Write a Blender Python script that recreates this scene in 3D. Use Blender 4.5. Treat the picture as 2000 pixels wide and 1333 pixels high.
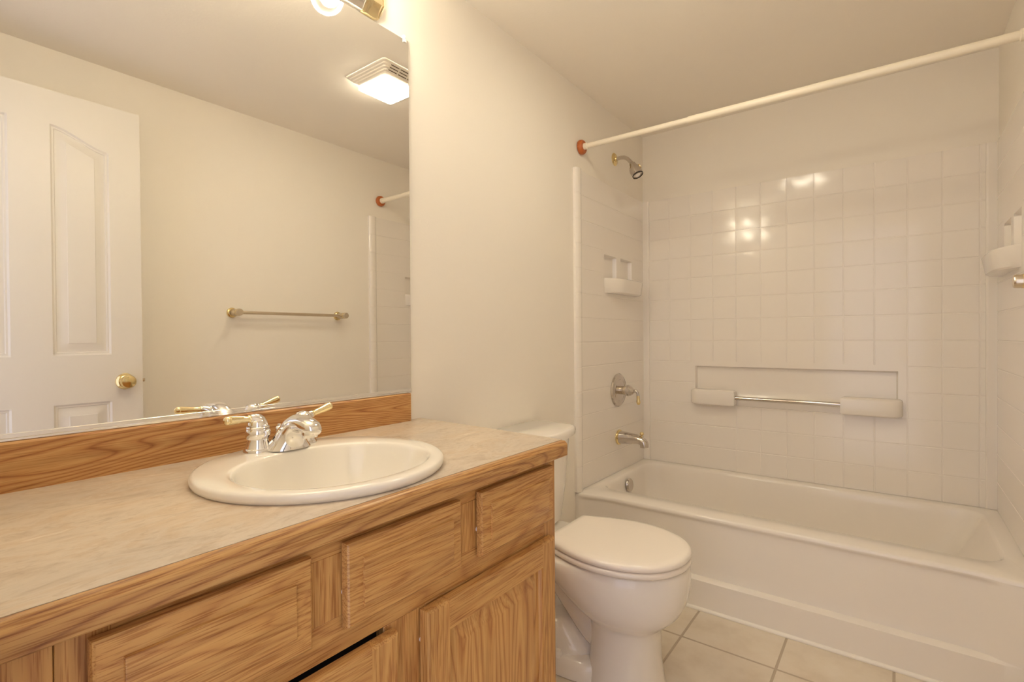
import bpy, bmesh, math, random
from mathutils import Vector, Matrix
random.seed(7)
S = bpy.context.scene
for o in list(bpy.data.objects):
    bpy.data.objects.remove(o)
COL = S.collection
PI = math.pi

# ------------------------------------------------------------------ camera
F, YAW, PITCH, ROLL = 991.68, 0.64703, 0.00886, -0.00745
CAMX, CAMZ = 1.1872, 1.0964
def cam_axes():
    cy, sy, cp, sp = math.cos(YAW), math.sin(YAW), math.cos(PITCH), math.sin(PITCH)
    f = Vector((-sy*cp, cy*cp, -sp)); r = Vector((cy, sy, 0)); u = r.cross(f)
    c, s = math.cos(ROLL), math.sin(ROLL)
    return c*r + s*u, -s*r + c*u, f
cd = bpy.data.cameras.new('camera'); cam = bpy.data.objects.new('camera', cd); COL.objects.link(cam)
cd.sensor_width = 36.0; cd.lens = F/2000*36.0; cd.clip_start = 0.02
_r, _u, _f = cam_axes()
_m = Matrix((_r, _u, -_f)).transposed().to_4x4(); _m.translation = Vector((CAMX, 0, CAMZ))
cam.matrix_world = _m
S.camera = cam

# ------------------------------------------------------------------ light and exposure
S.view_settings.view_transform = 'Standard'
S.view_settings.look = 'None'
S.view_settings.gamma = 1.0
S.view_settings.use_curve_mapping = False
S.view_settings.exposure = 1.13
S.cycles.diffuse_bounces = 8
BULB_STRENGTH = 35.0
LENS_STRENGTH = 14.5
HALL_STRENGTH = 0.74
WARM = (1.0, 0.90, 0.70)
wd = bpy.data.worlds.new('hall_daylight'); S.world = wd; wd.use_nodes = True
wd.node_tree.nodes['Background'].inputs[0].default_value = (0.90, 0.87, 0.98, 1)
wd.node_tree.nodes['Background'].inputs[1].default_value = HALL_STRENGTH

# ------------------------------------------------------------------ room numbers (metres)
W = 1.524; D = 2.853; H = 2.261; YF = 0.045

# ------------------------------------------------------------------ materials
def newmat(name):
    m = bpy.data.materials.new(name); m.use_nodes = True
    nt = m.node_tree
    return m, nt, nt.nodes['Principled BSDF']
def pbr(name, col, rough=0.5, metal=0.0, bump=None, coat=0.0, spec=0.5):
    m, nt, b = newmat(name)
    b.inputs['Base Color'].default_value = (*col, 1)
    b.inputs['Roughness'].default_value = rough
    b.inputs['Metallic'].default_value = metal
    b.inputs['Coat Weight'].default_value = coat
    b.inputs['Coat Roughness'].default_value = 0.08
    b.inputs['Specular IOR Level'].default_value = spec
    if bump:
        sc, st, dist = bump
        tc = nt.nodes.new('ShaderNodeTexCoord'); n = nt.nodes.new('ShaderNodeTexNoise')
        n.inputs['Scale'].default_value = sc; n.inputs['Detail'].default_value = 3
        bp = nt.nodes.new('ShaderNodeBump'); bp.inputs['Strength'].default_value = st
        bp.inputs['Distance'].default_value = dist
        nt.links.new(tc.outputs['Object'], n.inputs['Vector'])
        nt.links.new(n.outputs['Fac'], bp.inputs['Height'])
        nt.links.new(bp.outputs['Normal'], b.inputs['Normal'])
    return m
def emit(name, col, s):
    m = bpy.data.materials.new(name); m.use_nodes = True; nt = m.node_tree
    nt.nodes.clear(); e = nt.nodes.new('ShaderNodeEmission'); o = nt.nodes.new('ShaderNodeOutputMaterial')
    e.inputs[0].default_value = (*col, 1); e.inputs[1].default_value = s
    nt.links.new(e.outputs[0], o.inputs[0]); return m
def ramp(nt, stops):
    r = nt.nodes.new('ShaderNodeValToRGB'); e = r.color_ramp.elements
    while len(e) < len(stops): e.new(0.5)
    for i, (p, c) in enumerate(stops):
        e[i].position = p; e[i].color = (*c, 1)
    return r
def oak(name, axis, light=(0.61, 0.345, 0.115), mid=(0.51, 0.25, 0.072), dark=(0.35, 0.125, 0.03), scale=1.0, rings=1.0, contrast=0.55, pores=0.8):
    """oak: cathedral bands and short dark pores that run along the given axis"""
    m, nt, b = newmat(name); N = nt.nodes; L = nt.links
    tc = N.new('ShaderNodeTexCoord'); oi = N.new('ShaderNodeObjectInfo')
    add = N.new('ShaderNodeVectorMath'); add.operation = 'ADD'
    mul = N.new('ShaderNodeVectorMath'); mul.operation = 'SCALE'; mul.inputs['Scale'].default_value = 3.7
    comb = N.new('ShaderNodeCombineXYZ')
    for k in range(3): L.new(oi.outputs['Random'], comb.inputs[k])
    L.new(comb.outputs[0], mul.inputs[0]); L.new(tc.outputs['Object'], add.inputs[0]); L.new(mul.outputs[0], add.inputs[1])
    def noise(long, cross, detail, dist=0.0, rough=0.5):
        mp = N.new('ShaderNodeMapping'); v = [cross]*3; v['xyz'.index(axis)] = long
        mp.inputs['Scale'].default_value = v; L.new(add.outputs[0], mp.inputs['Vector'])
        n = N.new('ShaderNodeTexNoise'); n.inputs['Scale'].default_value = 1.0; n.inputs['Detail'].default_value = detail
        n.inputs['Distortion'].default_value = dist; n.inputs['Roughness'].default_value = rough
        L.new(mp.outputs[0], n.inputs['Vector']); return n
    n1 = noise(0.9*scale, 9*scale, 2.5, 0.25, 0.35)
    w = N.new('ShaderNodeMath'); w.operation = 'MULTIPLY'; w.inputs[1].default_value = 26*rings
    L.new(n1.outputs['Fac'], w.inputs[0])
    fr = N.new('ShaderNodeMath'); fr.operation = 'FRACT'; L.new(w.outputs[0], fr.inputs[0])
    r1 = ramp(nt, [(0.0, dark), (0.12, mid), (0.55, light), (0.85, mid), (1.0, dark)])
    L.new(fr.outputs[0], r1.inputs[0])
    mx2 = N.new('ShaderNodeMix'); mx2.data_type = 'RGBA'; mx2.inputs[0].default_value = contrast
    mx2.inputs[6].default_value = (*light, 1); L.new(r1.outputs[0], mx2.inputs[7])
    n3 = noise(2.5*scale, 55*scale, 2)
    r3 = ramp(nt, [(0.3, (0.80, 0.76, 0.70)), (0.5, (1, 1, 1)), (0.75, (1.06, 1.06, 1.05))]); L.new(n3.outputs['Fac'], r3.inputs[0])
    n2 = noise(15*scale, 520*scale, 3)
    r2 = ramp(nt, [(0.38, (0.62, 0.45, 0.30)), (0.49, (1, 1, 1)), (1.0, (1.05, 1.04, 1.02))]); L.new(n2.outputs['Fac'], r2.inputs[0])
    last = mx2.outputs[2]
    for rr, f in ((r3, 0.9), (r2, pores)):
        mx = N.new('ShaderNodeMix'); mx.data_type = 'RGBA'; mx.blend_type = 'MULTIPLY'; mx.inputs[0].default_value = f
        L.new(last, mx.inputs[6]); L.new(rr.outputs[0], mx.inputs[7]); last = mx.outputs[2]
    L.new(last, b.inputs['Base Color'])
    b.inputs['Roughness'].default_value = 0.38
    b.inputs['Coat Weight'].default_value = 0.2; b.inputs['Coat Roughness'].default_value = 0.22
    bp = N.new('ShaderNodeBump'); bp.inputs['Strength'].default_value = 0.10; bp.inputs['Distance'].default_value = 0.001
    L.new(n2.outputs['Fac'], bp.inputs['Height']); L.new(bp.outputs['Normal'], b.inputs['Normal'])
    return m
def laminate():
    m, nt, b = newmat('stone_laminate'); N = nt.nodes; L = nt.links
    tc = N.new('ShaderNodeTexCoord')
    def noise(sc, rot, detail, dist, rough):
        mp = N.new('ShaderNodeMapping'); mp.inputs['Rotation'].default_value = (0, 0, rot); mp.inputs['Scale'].default_value = sc
        L.new(tc.outputs['Object'], mp.inputs['Vector'])
        n = N.new('ShaderNodeTexNoise'); n.inputs['Scale'].default_value = 1; n.inputs['Detail'].default_value = detail
        n.inputs['Roughness'].default_value = rough; n.inputs['Distortion'].default_value = dist
        L.new(mp.outputs[0], n.inputs['Vector']); return n
    n = noise((17, 7, 7), 0.35, 9, 0.8, 0.66)
    r = ramp(nt, [(0.30, (0.42, 0.33, 0.245)), (0.41, (0.525, 0.435, 0.34)), (0.50, (0.59, 0.51, 0.42)), (0.60, (0.545, 0.435, 0.32)), (0.72, (0.69, 0.62, 0.535))])
    L.new(n.outputs['Fac'], r.inputs[0])
    n3 = noise((4, 3, 3), 0.2, 3, 0.4, 0.5)
    r3 = ramp(nt, [(0.35, (0.88, 0.89, 0.90)), (0.65, (1.06, 1.03, 0.97))]); L.new(n3.outputs['Fac'], r3.inputs[0])
    n4 = noise((90, 40, 40), 0.35, 4, 1.2, 0.6)
    r4 = ramp(nt, [(0.30, (0.86, 0.82, 0.78)), (0.46, (1, 1, 1)), (0.70, (1.05, 1.05, 1.05))]); L.new(n4.outputs['Fac'], r4.inputs[0])
    last = r.outputs[0]
    for rr in (r3, r4):
        mx = N.new('ShaderNodeMix'); mx.data_type = 'RGBA'; mx.blend_type = 'MULTIPLY'; mx.inputs[0].default_value = 1
        L.new(last, mx.inputs[6]); L.new(rr.outputs[0], mx.inputs[7]); last = mx.outputs[2]
    L.new(last, b.inputs['Base Color'])
    b.inputs['Roughness'].default_value = 0.36
    return m
def tilemat():
    m, nt, b = newmat('floor_tile'); N = nt.nodes; L = nt.links
    tc = N.new('ShaderNodeTexCoord'); n = N.new('ShaderNodeTexNoise')
    n.inputs['Scale'].default_value = 5; n.inputs['Detail'].default_value = 6; n.inputs['Roughness'].default_value = 0.6
    L.new(tc.outputs['Object'], n.inputs['Vector'])
    r = ramp(nt, [(0.3, (0.62, 0.535, 0.425)), (0.5, (0.72, 0.645, 0.535)), (0.7, (0.77, 0.705, 0.605))])
    L.new(n.outputs['Fac'], r.inputs[0]); L.new(r.outputs[0], b.inputs['Base Color'])
    b.inputs['Roughness'].default_value = 0.42
    return m

PAINT = pbr('wall_paint', (0.85, 0.805, 0.725), 0.62, bump=(140, 0.12, 0.002), spec=0.35)
CEIL = pbr('ceiling_paint', (0.88, 0.83, 0.745), 0.8, bump=(120, 0.15, 0.002), spec=0.2)
DOORP = pbr('door_paint', (0.75, 0.715, 0.65), 0.4, bump=(60, 0.04, 0.001))
TRIMP = pbr('trim_paint', (0.86, 0.82, 0.76), 0.4)
FIBER = pbr('gelcoat', (0.84, 0.795, 0.735), 0.14, bump=(14, 0.05, 0.002))
ACRYL = pbr('tub_enamel', (0.85, 0.805, 0.745), 0.14)
CHINA = pbr('vitreous_china', (0.87, 0.83, 0.765), 0.09, coat=0.3)
SINKM = pbr('sink_china', (0.84, 0.795, 0.705), 0.10, coat=0.3)
SEATM = pbr('seat_plastic', (0.89, 0.83, 0.755), 0.16)
CHROME = pbr('chrome', (0.88, 0.86, 0.84), 0.07, 1.0)
CHROME2 = pbr('chrome_dark_reflection', (0.62, 0.575, 0.53), 0.13, 1.0)  # chrome with darker mirrored surroundings put into its base colour
BRASS = pbr('polished_brass', (0.85, 0.69, 0.36), 0.12, 1.0)
PALEBRASS = pbr('pale_brass', (0.93, 0.80, 0.50), 0.10, 1.0)
NICKEL = pbr('satin_nickel', (0.72, 0.63, 0.50), 0.26, 1.0)
MIRROR = pbr('mirror_silver', (0.885, 0.88, 0.865), 0.0, 1.0)
GLASSEDGE = pbr('mirror_edge', (0.55, 0.52, 0.45), 0.15, 0.6)
RODP = pbr('cream_rod', (0.87, 0.80, 0.66), 0.30)
TERRA = pbr('brown_plastic', (0.50, 0.135, 0.03), 0.32)
GROUT = pbr('grout', (0.50, 0.42, 0.33), 0.85)
CAULK = pbr('white_caulk', (0.88, 0.84, 0.77), 0.35)
BLACK = pbr('black_rubber_painted_dark', (0.012, 0.008, 0.006), 0.8)  # rubber rim ring; also paints the unlit inside of the vanity
SHADOWBOX = pbr('cabinet_inside', (0.20, 0.12, 0.06), 0.8)
BUMPER = pbr('bumper_white', (0.80, 0.78, 0.80), 0.4)
FANPL = pbr('fan_plastic', (0.84, 0.78, 0.68), 0.4)
SLOT = pbr('slot_dark', (0.10, 0.065, 0.035), 0.8)
CHANNEL = pbr('mirror_channel', (0.90, 0.885, 0.86), 0.08, 0.85)
CLIPM = pbr('clear_clip', (0.88, 0.84, 0.78), 0.1)
OAKP = oak('oak_panel', 'z', light=(0.63, 0.365, 0.13), mid=(0.54, 0.275, 0.082), dark=(0.37, 0.14, 0.035), rings=1.3, scale=0.8, contrast=0.85, pores=0.4)
OAKY = oak('oak_y', 'y'); OAKZ = oak('oak_z', 'z')
OAKS = oak('oak_backsplash', 'y', light=(0.60, 0.345, 0.13), mid=(0.50, 0.24, 0.075), dark=(0.31, 0.105, 0.03), rings=2.0, scale=0.9, contrast=0.9, pores=0.5)
OAKE = oak('oak_edge', 'y', light=(0.56, 0.325, 0.115), mid=(0.47, 0.24, 0.078), dark=(0.29, 0.115, 0.038), rings=0.8, scale=1.1, contrast=0.85)
LAM = laminate(); TILE = tilemat()
BULBM = emit('bulb_glow', WARM, BULB_STRENGTH)
LENSM = emit('fan_lens', (1.0, 0.90, 0.70), LENS_STRENGTH)
def clearglass():
    m = bpy.data.materials.new('clear_bulb_glass'); m.use_nodes = True; nt = m.node_tree; nt.nodes.clear()
    o = nt.nodes.new('ShaderNodeOutputMaterial'); t = nt.nodes.new('ShaderNodeBsdfTransparent')
    g = nt.nodes.new('ShaderNodeBsdfDiffuse'); g.inputs['Color'].default_value = (0.9, 0.88, 0.84, 1)
    fz = nt.nodes.new('ShaderNodeFresnel'); fz.inputs[0].default_value = 1.16
    mx = nt.nodes.new('ShaderNodeMixShader')
    nt.links.new(fz.outputs[0], mx.inputs[0]); nt.links.new(t.outputs[0], mx.inputs[1]); nt.links.new(g.outputs[0], mx.inputs[2])
    nt.links.new(mx.outputs[0], o.inputs[0]); return m
GLASS = clearglass()

# ------------------------------------------------------------------ mesh helpers
ORIG = {}
def mk(name, bm, mats, parent=None, origin=None, sharp=38, merge=True):
    """link bm (built in world coordinates) as one object"""
    if merge: bmesh.ops.remove_doubles(bm, verts=bm.verts, dist=1e-6)
    bmesh.ops.recalc_face_normals(bm, faces=bm.faces)
    lim = math.radians(sharp)
    for f in bm.faces: f.smooth = True
    for e in bm.edges:
        if len(e.link_faces) == 2: e.smooth = e.calc_face_angle(0) < lim
    if parent is not None: org = ORIG[parent.name]
    else: org = Vector(origin) if origin else Vector((0, 0, 0))
    for v in bm.verts: v.co -= org
    me = bpy.data.meshes.new(name); bm.to_mesh(me); bm.free()
    for m in (mats if isinstance(mats, (list, tuple)) else [mats]): me.materials.append(m)
    o = bpy.data.objects.new(name, me); COL.objects.link(o)
    if parent is not None: o.parent = parent
    else: o.location = org
    ORIG[o.name] = org
    return o
def tag(o, label, cat, group=None):
    o['label'] = label; o['category'] = cat
    if group: o['group'] = group
    return o
def struct(o): o['kind'] = 'structure'; return o
def thing(name, loc, label, cat, group=None):
    o = bpy.data.objects.new(name, None); COL.objects.link(o); o.location = loc; o.empty_display_size = 0.05
    ORIG[o.name] = Vector(loc); return tag(o, label, cat, group)
def B(): return bmesh.new()
def box(bm, x0, x1, y0, y1, z0, z1, bev=0.0, seg=2, mi=0):
    vs = [bm.verts.new((x, y, z)) for x in (x0, x1) for y in (y0, y1) for z in (z0, z1)]
    q = [(0, 1, 3, 2), (4, 6, 7, 5), (0, 4, 5, 1), (2, 3, 7, 6), (0, 2, 6, 4), (1, 5, 7, 3)]
    fs = [bm.faces.new([vs[i] for i in f]) for f in q]
    for f in fs: f.material_index = mi
    if bev:
        es = list({e for f in fs for e in f.edges})
        r = bmesh.ops.bevel(bm, geom=es, offset=bev, segments=seg, affect='EDGES', profile=0.5)
        for f in r['faces']: f.material_index = mi
    return vs
def loft(bm, rings, cap0=True, cap1=True, mi=0, closed=True):
    R = [[bm.verts.new(p) for p in r] for r in rings]
    n = len(R[0])
    for a, b in zip(R, R[1:]):
        for i in range(n if closed else n-1):
            j = (i+1) % n
            try: bm.faces.new((a[i], a[j], b[j], b[i])).material_index = mi
            except ValueError: pass
    if cap0: bm.faces.new(R[0][::-1]).material_index = mi
    if cap1: bm.faces.new(R[-1]).material_index = mi
    return R
def frame(d):
    d = Vector(d).normalized(); a = Vector((0, 0, 1)) if abs(d.z) < 0.9 else Vector((1, 0, 0))
    u = d.cross(a).normalized(); return u, d.cross(u).normalized()
def lathe(bm, prof, org, axis, n=28, mi=0, caps=True):
    """prof: list of (radius, distance along axis)"""
    org = Vector(org); ax = Vector(axis).normalized(); u, v = frame(ax)
    rings = [[org + ax*h + (u*math.cos(2*PI*i/n) + v*math.sin(2*PI*i/n))*max(r, 1e-4) for i in range(n)] for r, h in prof]
    loft(bm, rings, caps, caps, mi)
def catmull(P, k=6):
    P = [Vector(p) for p in P]; out = []
    Q = [2*P[0]-P[1]] + P + [2*P[-1]-P[-2]]
    for i in range(1, len(Q)-2):
        for s in range(k):
            t = s/k; a, b, c, d = Q[i-1:i+3]
            out.append(0.5*((2*b) + (c-a)*t + (2*a-5*b+4*c-d)*t*t + (3*b-a-3*c+d)*t**3))
    out.append(P[-1]); return out
def tube(bm, pts, radii, n=16, mi=0, smooth=6, squash=None):
    if not isinstance(radii, (list, tuple)): radii = [radii]*len(pts)
    if smooth and len(pts) > 2:
        rad = [r[0] for r in catmull([(r, 0, 0) for r in radii], smooth)]; pts = catmull(pts, smooth)
    else: pts = [Vector(p) for p in pts]; rad = radii
    rings = []; u = None
    for i, p in enumerate(pts):
        d = (pts[min(i+1, len(pts)-1)] - pts[max(i-1, 0)]).normalized()
        if u is None: u, v = frame(d)
        else: u = (u - d*u.dot(d)).normalized(); v = d.cross(u).normalized()
        rings.append([p + (u*math.cos(2*PI*k/n) + v*math.sin(2*PI*k/n))*rad[i] for k in range(n)])
    loft(bm, rings, True, True, mi)
def ball(bm, c, r, seg=20, mi=0, sz=(1, 1, 1)):
    n = seg; rings = []
    for i in range(1, n//2):
        a = PI*i/(n//2)
        rings.append([Vector(c) + Vector((r*sz[0]*math.sin(a)*math.cos(2*PI*k/n), r*sz[1]*math.sin(a)*math.sin(2*PI*k/n), r*sz[2]*math.cos(a))) for k in range(n)])
    R = loft(bm, rings, False, False, mi)
    for ring, s in ((R[0], 1), (R[-1], -1)):
        t = bm.verts.new(Vector(c) + Vector((0, 0, s*r*sz[2])))
        for k in range(n): bm.faces.new((ring[k], ring[(k+1) % n], t)).material_index = mi
def smoothstep(a, b, x):
    t = min(1, max(0, (x-a)/(b-a))); return t*t*(3-2*t)
def heightfield(bm, us, vs, fn, place, mi=None):
    """surface place(u, v, fn(u, v)) over sorted breakpoints"""
    us = sorted(set(round(u, 5) for u in us)); vs = sorted(set(round(v, 5) for v in vs))
    G = [[bm.verts.new(place(u, v, fn(u, v))) for v in vs] for u in us]
    for i in range(len(us)-1):
        for j in range(len(vs)-1):
            f = bm.faces.new((G[i][j], G[i+1][j], G[i+1][j+1], G[i][j+1]))
            if mi: f.material_index = mi((us[i]+us[i+1])/2, (vs[j]+vs[j+1])/2)
    return G, us, vs
def rrect(x0, x1, y0, y1, z, r, n=8, sub=0):
    pts = []
    for cx, cy, a0 in ((x1-r, y1-r, 0), (x0+r, y1-r, PI/2), (x0+r, y0+r, PI), (x1-r, y0+r, 3*PI/2)):
        for i in range(n+1):
            a = a0 + PI/2*i/n; pts.append(Vector((cx+r*math.cos(a), cy+r*math.sin(a), z)))
    if not sub: return pts
    out = []
    for k, p in enumerate(pts):
        out.append(p)
        if k % (n+1) == n:
            q = pts[(k+1) % len(pts)]; out += [p.lerp(q, j/(sub+1)) for j in range(1, sub+1)]
    return out

# ================================================================== SETTING
TP = 0.3092; gx0 = 0.5640; gy0 = 1.834
def groove(ps, w): return [p+d for p in ps for d in (-w, -w*0.45, w*0.45, w)]
fxs = [gx0 + TP*k for k in range(-2, 5)]; fys = [gy0 + TP*k for k in range(-7, 4)]
fxs = [x for x in fxs if 0.01 < x < W-0.01]; fys = [y for y in fys if YF-0.2 < y < D-0.02]
GW = 0.0042
def near(v, ps, w): return min((abs(v-p) for p in ps), default=9) <= w
def ffn(u, v): return -0.0022 if (near(u, fxs, GW*0.5) or near(v, fys, GW*0.5)) else 0.0
bm = B()
heightfield(bm, [0, W]+groove(fxs, GW), [-0.07, D]+groove(fys, GW), ffn, lambda u, v, h: (u, v, h),
            lambda u, v: 1 if (near(u, fxs, GW*0.9) or near(v, fys, GW*0.9)) else 0)
box(bm, 0, W, -0.07, D, -0.06, -0.004)
struct(mk('floor', bm, [TILE, GROUT], merge=False))
def slab(name, *a, mat=PAINT):
    bm = B(); box(bm, *a); return struct(mk(name, bm, mat))
slab('ceiling', -0.1, W+0.1, -0.17, D+0.1, H, H+0.08, mat=CEIL)
def slabs(name, boxes):
    bm = B()
    for b in boxes: box(bm, *b)
    return struct(mk(name, bm, PAINT, merge=False))
slabs('wall_left', [(-0.1, 0, -0.07, 2.30, 0, H), (-0.1, 0, 2.30, D+0.1, 1.868, H), (-0.1, 0, 2.30, D+0.1, 0, 0.375), (-0.1, -0.025, 2.30, D+0.1, 0.375, 1.868)])
slabs('wall_right', [(W, W+0.1, -0.07, 2.30, 0, H), (W, W+0.1, 2.30, D+0.1, 1.868, H), (W, W+0.1, 2.30, D+0.1, 0, 0.375), (W+0.025, W+0.1, 2.30, D+0.1, 0.375, 1.868)])
slabs('wall_back', [(0, W, D+0.004, D+0.1, 1.868, H), (-0.025, W+0.025, D+0.032, D+0.1, 0, 1.868)])
DX0, DX1, DH = 0.665, 1.385, 2.045
bm = B(); box(bm, 0, DX0, -0.07, YF, 0, H); box(bm, DX1, W, -0.07, YF, 0, H); box(bm, DX0, DX1, -0.07, YF, DH, H)
struct(mk('wall_front', bm, PAINT))
bm = B()
box(bm, 0.0, 0.011, 1.04, 2.05, 0.001, 0.075, 0.003)
struct(mk('baseboard_left', bm, TRIMP))
bm = B(); box(bm, W-0.011, W, YF, 2.05, 0.001, 0.075, 0.003); struct(mk('baseboard_right', bm, TRIMP))
bm = B()
box(bm, DX1, DX1+0.012, -0.069, YF-0.001, 0, DH); box(bm, DX0-0.0, DX0+0.012, -0.069, YF-0.001, 0, DH); box(bm, DX0+0.012, DX1, -0.069, YF-0.001, DH-0.012, DH)
struct(mk('trim_1', bm, TRIMP))

# ------------------------------------------------------------------ bathroom door, open along the right wall
DXF = 1.348; DT = 0.035; DY0, DY1, DZ0, DZ1 = 0.075, 0.764, 0.012, 2.031
yA0, yA1, yB0, yB1 = 0.481, 0.659, 0.189, 0.367
def drop(y):
    if y >= yA0: return 0.060*smoothstep(yA0, yA1, y)
    if y <= yB1: return 0.060*smoothstep(yB0, yB1, yB0+yB1-y)
    return 0.0
panels = [(yA0, yA1, 1.036, 1.905), (yB0, yB1, 1.036, 1.905), (yA0, yA1, 0.24, 0.849), (yB0, yB1, 0.24, 0.849)]
def pdepth(d):
    # raised-panel profile: ogee groove, flat, bevel, field
    if d <= 0: return 0
    if d < 0.006: return -0.006*d/0.006
    if d < 0.011: return -0.006
    if d < 0.014: return -0.006 - 0.003*(d-0.011)/0.003
    if d < 0.020: return -0.009
    if d < 0.045: return -0.009 + 0.0065*(d-0.020)/0.025
    if d < 0.047: return -0.0025 + 0.0015*(d-0.045)/0.002
    return -0.001
def door_h(y, z):
    for p in panels:
        if p[0] <= y <= p[1] and p[2] <= z <= p[3]:
            return pdepth(min(y-p[0], p[1]-y, z-p[2], p[3]-z))
    return 0
ds = [0, 0.006, 0.011, 0.014, 0.020, 0.030, 0.045, 0.047]
ys = [DY0, DY1]; zs = [DZ0, DZ1]
for p in panels:
    ys += [p[0]+d for d in ds] + [p[1]-d for d in ds] + [p[0]+0.047+(p[1]-p[0]-0.094)*k/12 for k in range(13)]
    zs += [p[2]+d for d in ds] + [p[3]-d for d in ds]
zs += [1.25+0.05*k for k in range(12)] + [1.93, 1.97]
bm = B()
G, us, vs = heightfield(bm, ys, zs, door_h, lambda y, z, h: (DXF - h, y, z - drop(y)*smoothstep(1.25, 1.80, z)*(1-smoothstep(1.915, 2.0, z))))
box(bm, DXF+0.012, DXF+DT, DY0, DY1, DZ0, DZ1)
for a, b in (((DXF, DY0), (DXF+0.012, DY0)), ((DXF, DY1), (DXF+0.012, DY1))):
    f = [bm.verts.new(p) for p in ((a[0], a[1], DZ0), (b[0], b[1], DZ0), (b[0], b[1], DZ1), (a[0], a[1], DZ1))]; bm.faces.new(f)
for z in (DZ0, DZ1):
    f = [bm.verts.new(p) for p in ((DXF, DY0, z), (DXF+0.012, DY0, z), (DXF+0.012, DY1, z), (DXF, DY1, z))]; bm.faces.new(f)
door = struct(mk('door_1', bm, DOORP, origin=(DXF, DY0, 0), sharp=20))
bm = B(); KY, KZ = 0.702, 0.925
lathe(bm, [(0.031, 0.0), (0.033, 0.003), (0.029, 0.010), (0.020, 0.014), (0.0125, 0.016), (0.012, 0.022), (0.019, 0.028), (0.0265, 0.037), (0.0275, 0.046), (0.024, 0.053), (0.014, 0.0570), (0.0, 0.0578)], (DXF, KY, KZ), (-1, 0, 0))
mk('door_knob', bm, BRASS, door)
bm = B(); lathe(bm, [(0.031, 0.0), (0.033, 0.003), (0.029, 0.010), (0.0125, 0.018), (0.0265, 0.041), (0.024, 0.056), (0.0, 0.061)], (DXF+DT, KY, KZ), (1, 0, 0))
mk('door_knob', bm, BRASS, door)
bm = B(); box(bm, DXF+0.010, DXF+0.022, DY1, DY1+0.012, KZ-0.007, KZ+0.007, 0.002); mk('latch_bolt', bm, NICKEL, door)
for z in (0.25, 1.02, 1.80):
    bm = B(); lathe(bm, [(0.006, -0.044), (0.006, 0.044)], (DXF+0.012, DY0-0.0062, z), (0, 0, 1), 14); mk('hinge', bm, BRASS, door)

# ================================================================== TUB AND SURROUND
Z0S, ZT = 0.3715, 1.876
tx = [0.0415 + 0.1187*k for k in range(13)]
tz = [1.876 - 0.1158*k for k in range(1, 13)]
tw = 0.0032
sur = thing('shower_surround', (W/2, D, Z0S), 'cream moulded tile-pattern surround lining the three walls above the bathtub', 'shower surround')
NB = (0.302, 1.196, 0.722, 0.9275)
def cell(v, ps):
    for a, b in zip(ps, ps[1:]):
        if a <= v <= b: return 1-(2*(v-a)/(b-a)-1)**2
    return 0.0
txs_, tzs_ = sorted(tx), sorted(tz+[ZT])
def back_h(x, z):
    h = 0.0009*cell(x, txs_)*cell(z, tzs_) if z > 0.957 else 0.0
    inblock = 0.285 < x < 1.226 and 0.72 < z < 0.955
    vert = near(x, tx, tw*0.5) and not (z < 0.95 and 0.06 < x < 0.40)
    if not inblock and (vert or near(z, tz, tw*0.5)): h = -0.0016
    if NB[0]+0.006 <= x <= NB[1]-0.006 and NB[2] <= z <= NB[3]-0.008:
        h = -0.020*smoothstep(NB[2], NB[2]+0.09, z) - 0.004
    return h
xs = [0.0, W]+groove(tx, tw)+[a+(b-a)*k/6 for a, b in zip(tx, tx[1:]) for k in (1, 2, 3, 4, 5)]+[NB[0], NB[0]+0.006, NB[1]-0.006, NB[1], 0.285, 1.226]
zs = [Z0S, ZT]+groove(tz, tw)+[a+(b-a)*k/6 for a, b in zip(tzs_, tzs_[1:]) if a > 0.94 for k in (1, 2, 3, 4, 5)]+[NB[3], NB[3]-0.008]+[NB[2]+0.09*k/6 for k in range(7)]+[NB[2]-0.004, 0.72, 0.955]
bm = B(); heightfield(bm, xs, zs, back_h, lambda x, z, h: (x, D-0.003-h, z))
v = [bm.verts.new(p) for p in ((0, D-0.003, ZT), (W, D-0.003, ZT), (W, D+0.004, ZT), (0, D+0.004, ZT))]; bm.faces.new(v)
mk('back_panel', bm, FIBER, sur, sharp=16)
def shelf_block(x0, x1, z0, z1, y0, round_side):
    """moulded soap ledge on the back panel: outline in plan, rounded on its outer side"""
    bm = B(); r = 0.045; o = []
    yb = D-0.002
    if round_side < 0:
        o = [(x1, yb), (x1, y0)] + [(x0+r-r*math.sin(PI/2*k/6), y0+r-r*math.cos(PI/2*k/6)) for k in range(7)] + [(x0, yb)]
    else:
        o = [(x0, yb), (x0, y0)] + [(x1-r+r*math.sin(PI/2*k/6), y0+r-r*math.cos(PI/2*k/6)) for k in range(7)] + [(x1, yb)]
    cx = (x0+x1)/2
    def ring(z, ins):
        return [Vector((cx+(x-cx)*(1-ins/abs(x1-x0)*2), min(yb, y+ins), z)) for x, y in o]
    loft(bm, [ring(z0, 0.010), ring(z0+0.004, 0.003), ring(z0+0.010, 0), ring(z1-0.014, 0), ring(z1-0.005, 0.003), ring(z1, 0.012)])
    return bm
mk('soap_ledge', shelf_block(0.286, 0.518, 0.722, 0.803, D-0.062, -1), FIBER, sur)
mk('soap_ledge', shelf_block(0.982, 1.214, 0.722, 0.803, D-0.062, 1), FIBER, sur)
bm = B(); tube(bm, [(0.50, D-0.040, 0.766), (1.0, D-0.040, 0.766)], 0.0105, 18, smooth=0)
g = mk('grab_rail', bm, CHROME2, sur); g['label'] = 'satin metal rail between the two moulded ledges'
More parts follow.
